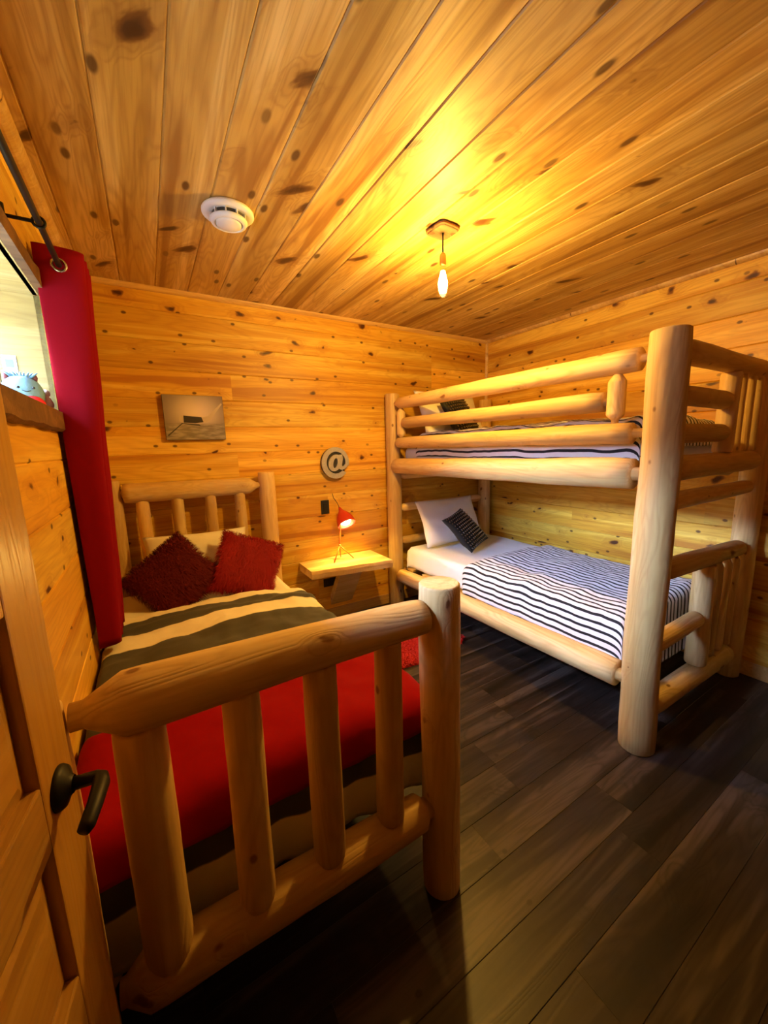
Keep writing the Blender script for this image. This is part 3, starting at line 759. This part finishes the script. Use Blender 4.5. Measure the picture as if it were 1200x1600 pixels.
# ------------------------------------------------------------ wall shelf (slab table) and lamp
sh = thing('slab_shelf', 'pale live edge wooden slab shelf fixed to the back wall between the beds', 'shelf', (1.27, YB, .54))
bm = bmesh.new(); N = 40; top = []; bot = []; mid = []
x0, x1 = -.325, .325
fr_ = []
for i in range(N+1):
    t = i/N; x = x0+(x1-x0)*t; y = -.272-.105*t + .008*mn.noise(Vector((x*9, 0, 0)))
    fr_.append((x, y))
outl = [(x0, -.001)] + fr_ + [(x1, -.001)]
T_ = [bm.verts.new((x, y, 0)) for x, y in outl]
B1 = [bm.verts.new((x, y-(.008+.006*mn.noise(Vector((x*20,3,0))) if y < -.1 else 0), -.022)) for x, y in outl]
B2 = [bm.verts.new((x, y+(.010*mn.noise(Vector((x*16,7,0))) if y < -.1 else 0), -.062)) for x, y in outl]
n = len(outl)
for a_, b_ in ((T_,B1),(B1,B2)):
    for k in range(n): bm.faces.new((a_[k], a_[(k+1)%n], b_[(k+1)%n], b_[k]))
bm.faces.new(T_); bm.faces.new(B2[::-1])
obj('slab', bm, M_slab, sh)
bm = bmesh.new()   # wide diagonal brace from the wall base up to the slab
pr = [(-.24,-.063),(-.18,-.063),(-.001,-.33),(-.001,-.42)]
A = [bm.verts.new((-.07, y, z)) for y, z in pr]; B = [bm.verts.new((.13, y, z)) for y, z in pr]
for k in range(4): bm.faces.new((A[k], A[(k+1)%4], B[(k+1)%4], B[k]))
bm.faces.new(A[::-1]); bm.faces.new(B)
obj('brace', bm, M_slab, sh)

lp = thing('table_lamp', 'small red tripod lamp standing lit on the slab shelf', 'lamp', (1.256, 2.785, .5405))
for k in range(3):
    a = [-2.35, -.55, 1.2][k]; r = .115 if k < 2 else .07
    obj('leg', tube([(0,0,.118),(r*math.cos(a), r*math.sin(a)*.75, .006)], [.0055,.0045], 10), M_orange, lp, True)
obj('hub', lathe([(0,.105),(.009,.107),(.010,.122),(.006,.128),(0,.128)], 16), M_brass, lp, True)
obj('stem', tube([(0,0,.122),(.004,0,.20),(.036,.010,.345)], [.006,.0065,.005], 12), M_orange, lp, True)
shd = obj('lamp_shade', lathe([(.075,0),(.0745,.012),(.071,.045),(.060,.078),(.040,.108),(.022,.132),(.014,.150),(.010,.168),(0,.170)], 36), M_redmetal, lp, True)
md = shd.modifiers.new('t', 'SOLIDIFY'); md.thickness = .0015
shd.location = (.052, -.045, .292); shd.rotation_euler = (-.72, -.08, 0)
gl = obj('bulb', lathe([(0,.004),(.030,.010),(.044,.028),(.036,.052),(.014,.075),(.012,.10),(0,.10)], 24), M_lampglow, lp, True)
gl.location = shd.location; gl.rotation_euler = shd.rotation_euler
obj('cord', tube([(.036,.055,.418),(.026,.070,.458),(.000,.080,.500),(-.004,.090,.535)], .0025, 8), M_bplast, lp, True)
L2 = D.lights.new('lamp_light', 'SPOT'); L2.energy = LAMP_W*4; L2.color = (1.0,.62,.12); L2.shadow_soft_size = .02; L2.spot_size = 2.9; L2.spot_blend = .4
l2 = D.objects.new('lamp_light', L2); C.objects.link(l2); l2.parent = lp; l2.location = (.050, -.052, .300); l2.rotation_euler = (-.72, -.08, 0)

# ------------------------------------------------------------ things on the back wall
sw = thing('light_switch', 'black light switch plate beside the lamp on the back wall', 'switch', (1.192, YB, .967))
obj('plate', bx(-.035,.035,-.007,0,-.057,.057,.002), M_bplast, sw); obj('rocker', bx(-.016,.016,-.011,-.0072,-.033,.033,.002), M_bplast, sw)
so = thing('wall_outlet', 'black wall socket under the slab shelf', 'outlet', (1.20, YB, .325))
obj('plate', bx(-.057,.057,-.007,0,-.035,.035,.002), M_bplast, so)
for x in (-.02, .02): obj('socket', bx(x-.014,x+.014,-.009,-.0072,-.017,.017,.001), M_dark, so)

# '@' sign: a thick grey letter on a dark back plate
at = thing('at_sign', 'round grey metal at-symbol sign on the back wall above the lamp', 'sign', (1.288, YB-.001, 1.322))
def outline(seg=72, R0=.122):
    pts = []
    for k in range(seg):
        t = 2*PI*k/seg; r = R0*(1+.015*mn.noise(Vector((math.cos(t)*3, math.sin(t)*3, 2))))
        dg = math.degrees(t) % 360
        if 318 < dg < 345: r *= .80
        if 300 < dg <= 318: r *= 1.03
        pts.append((r*math.cos(t)*.97, r*math.sin(t)*1.02))
    return pts
def prism(pts, y0, y1, holes=None):
    bm = bmesh.new(); A = [bm.verts.new((x, y0, z)) for x, z in pts]; B = [bm.verts.new((x, y1, z)) for x, z in pts]; n = len(pts)
    for k in range(n): bm.faces.new((A[k], A[(k+1)%n], B[(k+1)%n], B[k]))
    bm.faces.new(A[::-1]); bm.faces.new(B); bmesh.ops.triangulate(bm, faces=[f for f in bm.faces if len(f.verts) > 4]); return bm
def band(c0, c1, y0, y1):
    """solid strip between two matching point rows"""
    bm = bmesh.new(); n = len(c0)
    V = [[bm.verts.new((x, y, z)) for x, z in c] for y in (y0, y1) for c in (c0, c1)]
    a, b, c, d = V
    for k in range(n-1):
        bm.faces.new((a[k], a[k+1], b[k+1], b[k])); bm.faces.new((c[k], c[k+1], d[k+1], d[k]))
        bm.faces.new((a[k], a[k+1], c[k+1], c[k])); bm.faces.new((b[k], b[k+1], d[k+1], d[k]))
    bm.faces.new((a[0], b[0], d[0], c[0])); bm.faces.new((a[-1], b[-1], d[-1], c[-1])); return bm
obj('back_plate', prism(outline(72, .119), 0, -.030), M_dark, at)
def arc(cx, cz, rx, rz, a0, a1, n=48, sl=0.0):
    return [(cx+rx*math.cos(math.radians(a0+(a1-a0)*k/n))+sl*rz*math.sin(math.radians(a0+(a1-a0)*k/n)), cz+rz*math.sin(math.radians(a0+(a1-a0)*k/n))) for k in range(n+1)]
SL = .18
o1 = arc(0, 0, .119, .125, -12, 318); i1 = arc(.004, .002, .083, .088, -8, 312)
obj('letter_ring', band(o1, i1, -.029, -.042), M_galv, at)
# the 'a' inside: slanted bowl and stem that flows into the ring at the right
bo = arc(-.004, 0, .058, .066, 25, 385, 40, SL); bi = arc(-.002, -.002, .019, .040, 25, 385, 40, SL)
obj('letter_bowl', band(bo, bi, -.029, -.042), M_galv, at)
so_ = [(.030,.062),(.034,.030),(.028,0),(.024,-.030),(.032,-.052),(.055,-.060),(.080,-.050),(.104,-.030)]
si_ = [(.062,.066),(.064,.030),(.058,0),(.054,-.020),(.058,-.030),(.068,-.030),(.086,-.012),(.117,-.006)]
obj('letter_stem', band(so_, si_, -.029, -.0425), M_galv, at)
# canvas print
cv = thing('canvas_print', 'small sepia canvas print of a taped hockey stick blade above the headboard', 'picture', (.298, YB-.001, 1.663))
cw, ch = .180, .143
obj('canvas', bx(-cw, cw, -.032, 0, -ch, ch, .003), M_canvas_side, cv)
s = NT('print_background'); ob_ = s.n('ShaderNodeTexCoord').outputs['Object']; sp = s.n('ShaderNodeSeparateXYZ', {0: ob_})
dx_ = s.math('DIVIDE', s.math('SUBTRACT', sp.outputs[0], .01), .19); dz_ = s.math('DIVIDE', s.math('SUBTRACT', sp.outputs[2], .03), .16)
rr_ = s.math('SQRT', s.math('ADD', s.math('MULTIPLY', dx_, dx_), s.math('MULTIPLY', dz_, dz_)))
c = s.mix(s.ss(rr_, 0.0, 1.15), rgb(.90,.76,.70), rgb(.24,.19,.18))
ic = s.mix(s.ss(s.noise(s.scale(ob_, (14,1,60)), 1, 3), .35, .7), rgb(.22,.19,.16), rgb(.42,.37,.32))
c = s.mix(s.ss(sp.outputs[2], -.055, -.025, 1.0, 0.0), c, ic)
c = s.mix(s.math('MULTIPLY', s.noise(ob_, 900, 1), .3), c, rgb(.2,.17,.14)); s.fin(c, .8)
obj('printed_ground', bx(-cw+.002, cw-.002, -.0332, -.0325, -ch+.002, ch-.002), s.m, cv)
def flat(name, pts, y, m): return obj(name, prism(pts, y, y-.0004), m, cv)
M_pt = plain('print_tape', (.05,.042,.036), .8, var=.4, nsc=300); M_pw = plain('print_blade', (.62,.52,.42), .8, var=.3, nsc=200); M_pl = plain('print_line', (.07,.06,.05), .8)
flat('printed_blade', [(-.095,-.020),(-.092,.010),(-.085,.014),(.040,.002),(.080,.012),(.120,.052),(.168,.098),(.172,.090),(.130,.036),(.090,-.014),(.060,-.030),(-.020,-.034),(-.085,-.032)], -.0334, M_pw)
flat('printed_tape', [(-.070,-.032),(-.068,.013),(.038,.004),(.048,-.028),(.00,-.036)], -.0340, M_pt)
flat('printed_shadow', [(-.09,-.034),(.02,-.042),(.03,-.052),(-.02,-.048),(-.06,-.042)], -.0334, M_pl)
flat('printed_line', [(-.072,-.034),(-.165,-.118),(-.170,-.112),(-.080,-.034)], -.0334, M_pl)

# ------------------------------------------------------------ plush toys on the window sill
def blob(rx, ry, rz, sd_=0, amp=.05, seg=28, flat_=0.0):
    bm = bmesh.new(); bmesh.ops.create_uvsphere(bm, u_segments=seg, v_segments=seg//2+4, radius=1)
    for v in bm.verts:
        n = 1+amp*mn.noise(v.co*2+Vector((sd_,0,0)))
        v.co = Vector((v.co.x*rx*n, v.co.y*ry*n, v.co.z*rz*n))
    return bm
SX, SY, SZ = XL-.075, 1.845, WZ0
tb = thing('plush_toy', 'light blue plush monster with small face and red belly on the window sill', 'plush toy', (SX, SY, SZ), (0,0,.35))
obj('body', blob(.058,.045,.062,1,.06), M_plushb, tb, True, loc=(0,0,.062))
obj('belly', blob(.040,.022,.026,2,.03), M_plushr, tb, True, loc=(.010,-.034,.028))
for x in (-.018,.022): obj('eye', blob(.0045,.003,.0045,0,0,12), M_bplast, tb, True, loc=(x,-.0445,.078))
obj('mouth', tube([(-.010,-.0455,.068),(.002,-.0470,.064),(.014,-.0455,.068)], .0012, 6), M_bplast, tb, True)
obj('horn', tube([(.035,-.004,.108),(.040,-.004,.120),(.042,-.004,.127)], [.008,.006,.001], 10), plain('brown_felt',(.18,.05,.04),.9), tb, True)
obj('horn', tube([(-.035,-.004,.108),(-.040,-.004,.120),(-.042,-.004,.127)], [.008,.006,.001], 10), plain('brown_felt',(.18,.05,.04),.9), tb, True)
hb = bmesh.new()
for k in range(9):
    a = -1.0+k*.25; ring_tube(hb, [(.02*a,-.004,.112),(.045*a,-.012+.01*(k%2),.134)], [.006,.0015], 6)
obj('tuft', hb, M_plushb, tb, True)
tp = thing('plush_toy', 'pale pink plush toy slumped behind the blue one on the window sill', 'plush toy', (SX+.036, SY+.052, SZ))
obj('body', blob(.034,.030,.036,5,.08), M_plushp, tp, True, loc=(0,0,.036))
obj('ear', blob(.013,.008,.015,6,.05,16), M_plushp, tp, True, loc=(-.016,0,.072)); obj('ear', blob(.013,.008,.015,7,.05,16), M_plushp, tp, True, loc=(.016,0,.070))
obj('paw', blob(.012,.012,.010,6,.05,16), M_plushp, tp, True, loc=(.014,-.026,.012))

# ------------------------------------------------------------ shaggy rug
rg = thing('shag_rug', 'small red shaggy rug on the dark floor between the beds', 'rug', (1.40, 2.08, 0), (0,0,-.12))
bm = bmesh.new(); rim = [(.48*math.cos(2*PI*k/40), .17*math.sin(2*PI*k/40)) for k in range(40)]
A = [bm.verts.new((x, y, .001)) for x, y in rim]; B = [bm.verts.new((x, y, .008)) for x, y in rim]
for k in range(40): bm.faces.new((A[k], A[(k+1)%40], B[(k+1)%40], B[k]))
bm.faces.new(A[::-1]); bm.faces.new(B); obj('backing', bm, M_rug, rg)
rr = random.Random(5); bm = bmesh.new()
for k in range(5200):
    a = rr.uniform(0, 2*PI); q = math.sqrt(rr.random()); x, y = .48*q*math.cos(a), .17*q*math.sin(a)
    d = Vector((rr.gauss(0,1), rr.gauss(0,1), 0)); d.normalize(); s = Vector((-d.y, d.x, 0))*.0035; l = rr.uniform(.012,.026)
    p0 = Vector((x, y, .007)); p1 = p0+d*l*.3+Vector((0,0,rr.uniform(.014,.024))); p2 = p0+d*l+Vector((0,0,rr.uniform(.006,.022)))
    v = [bm.verts.new(q_) for q_ in (p0-s, p0+s, p1+s, p1-s, p2+s*.5, p2-s*.5)]
    bm.faces.new(v[:4]); bm.faces.new((v[3], v[2], v[4], v[5]))
f = obj('pile', bm, M_rug, rg); f['kind'] = 'stuff'
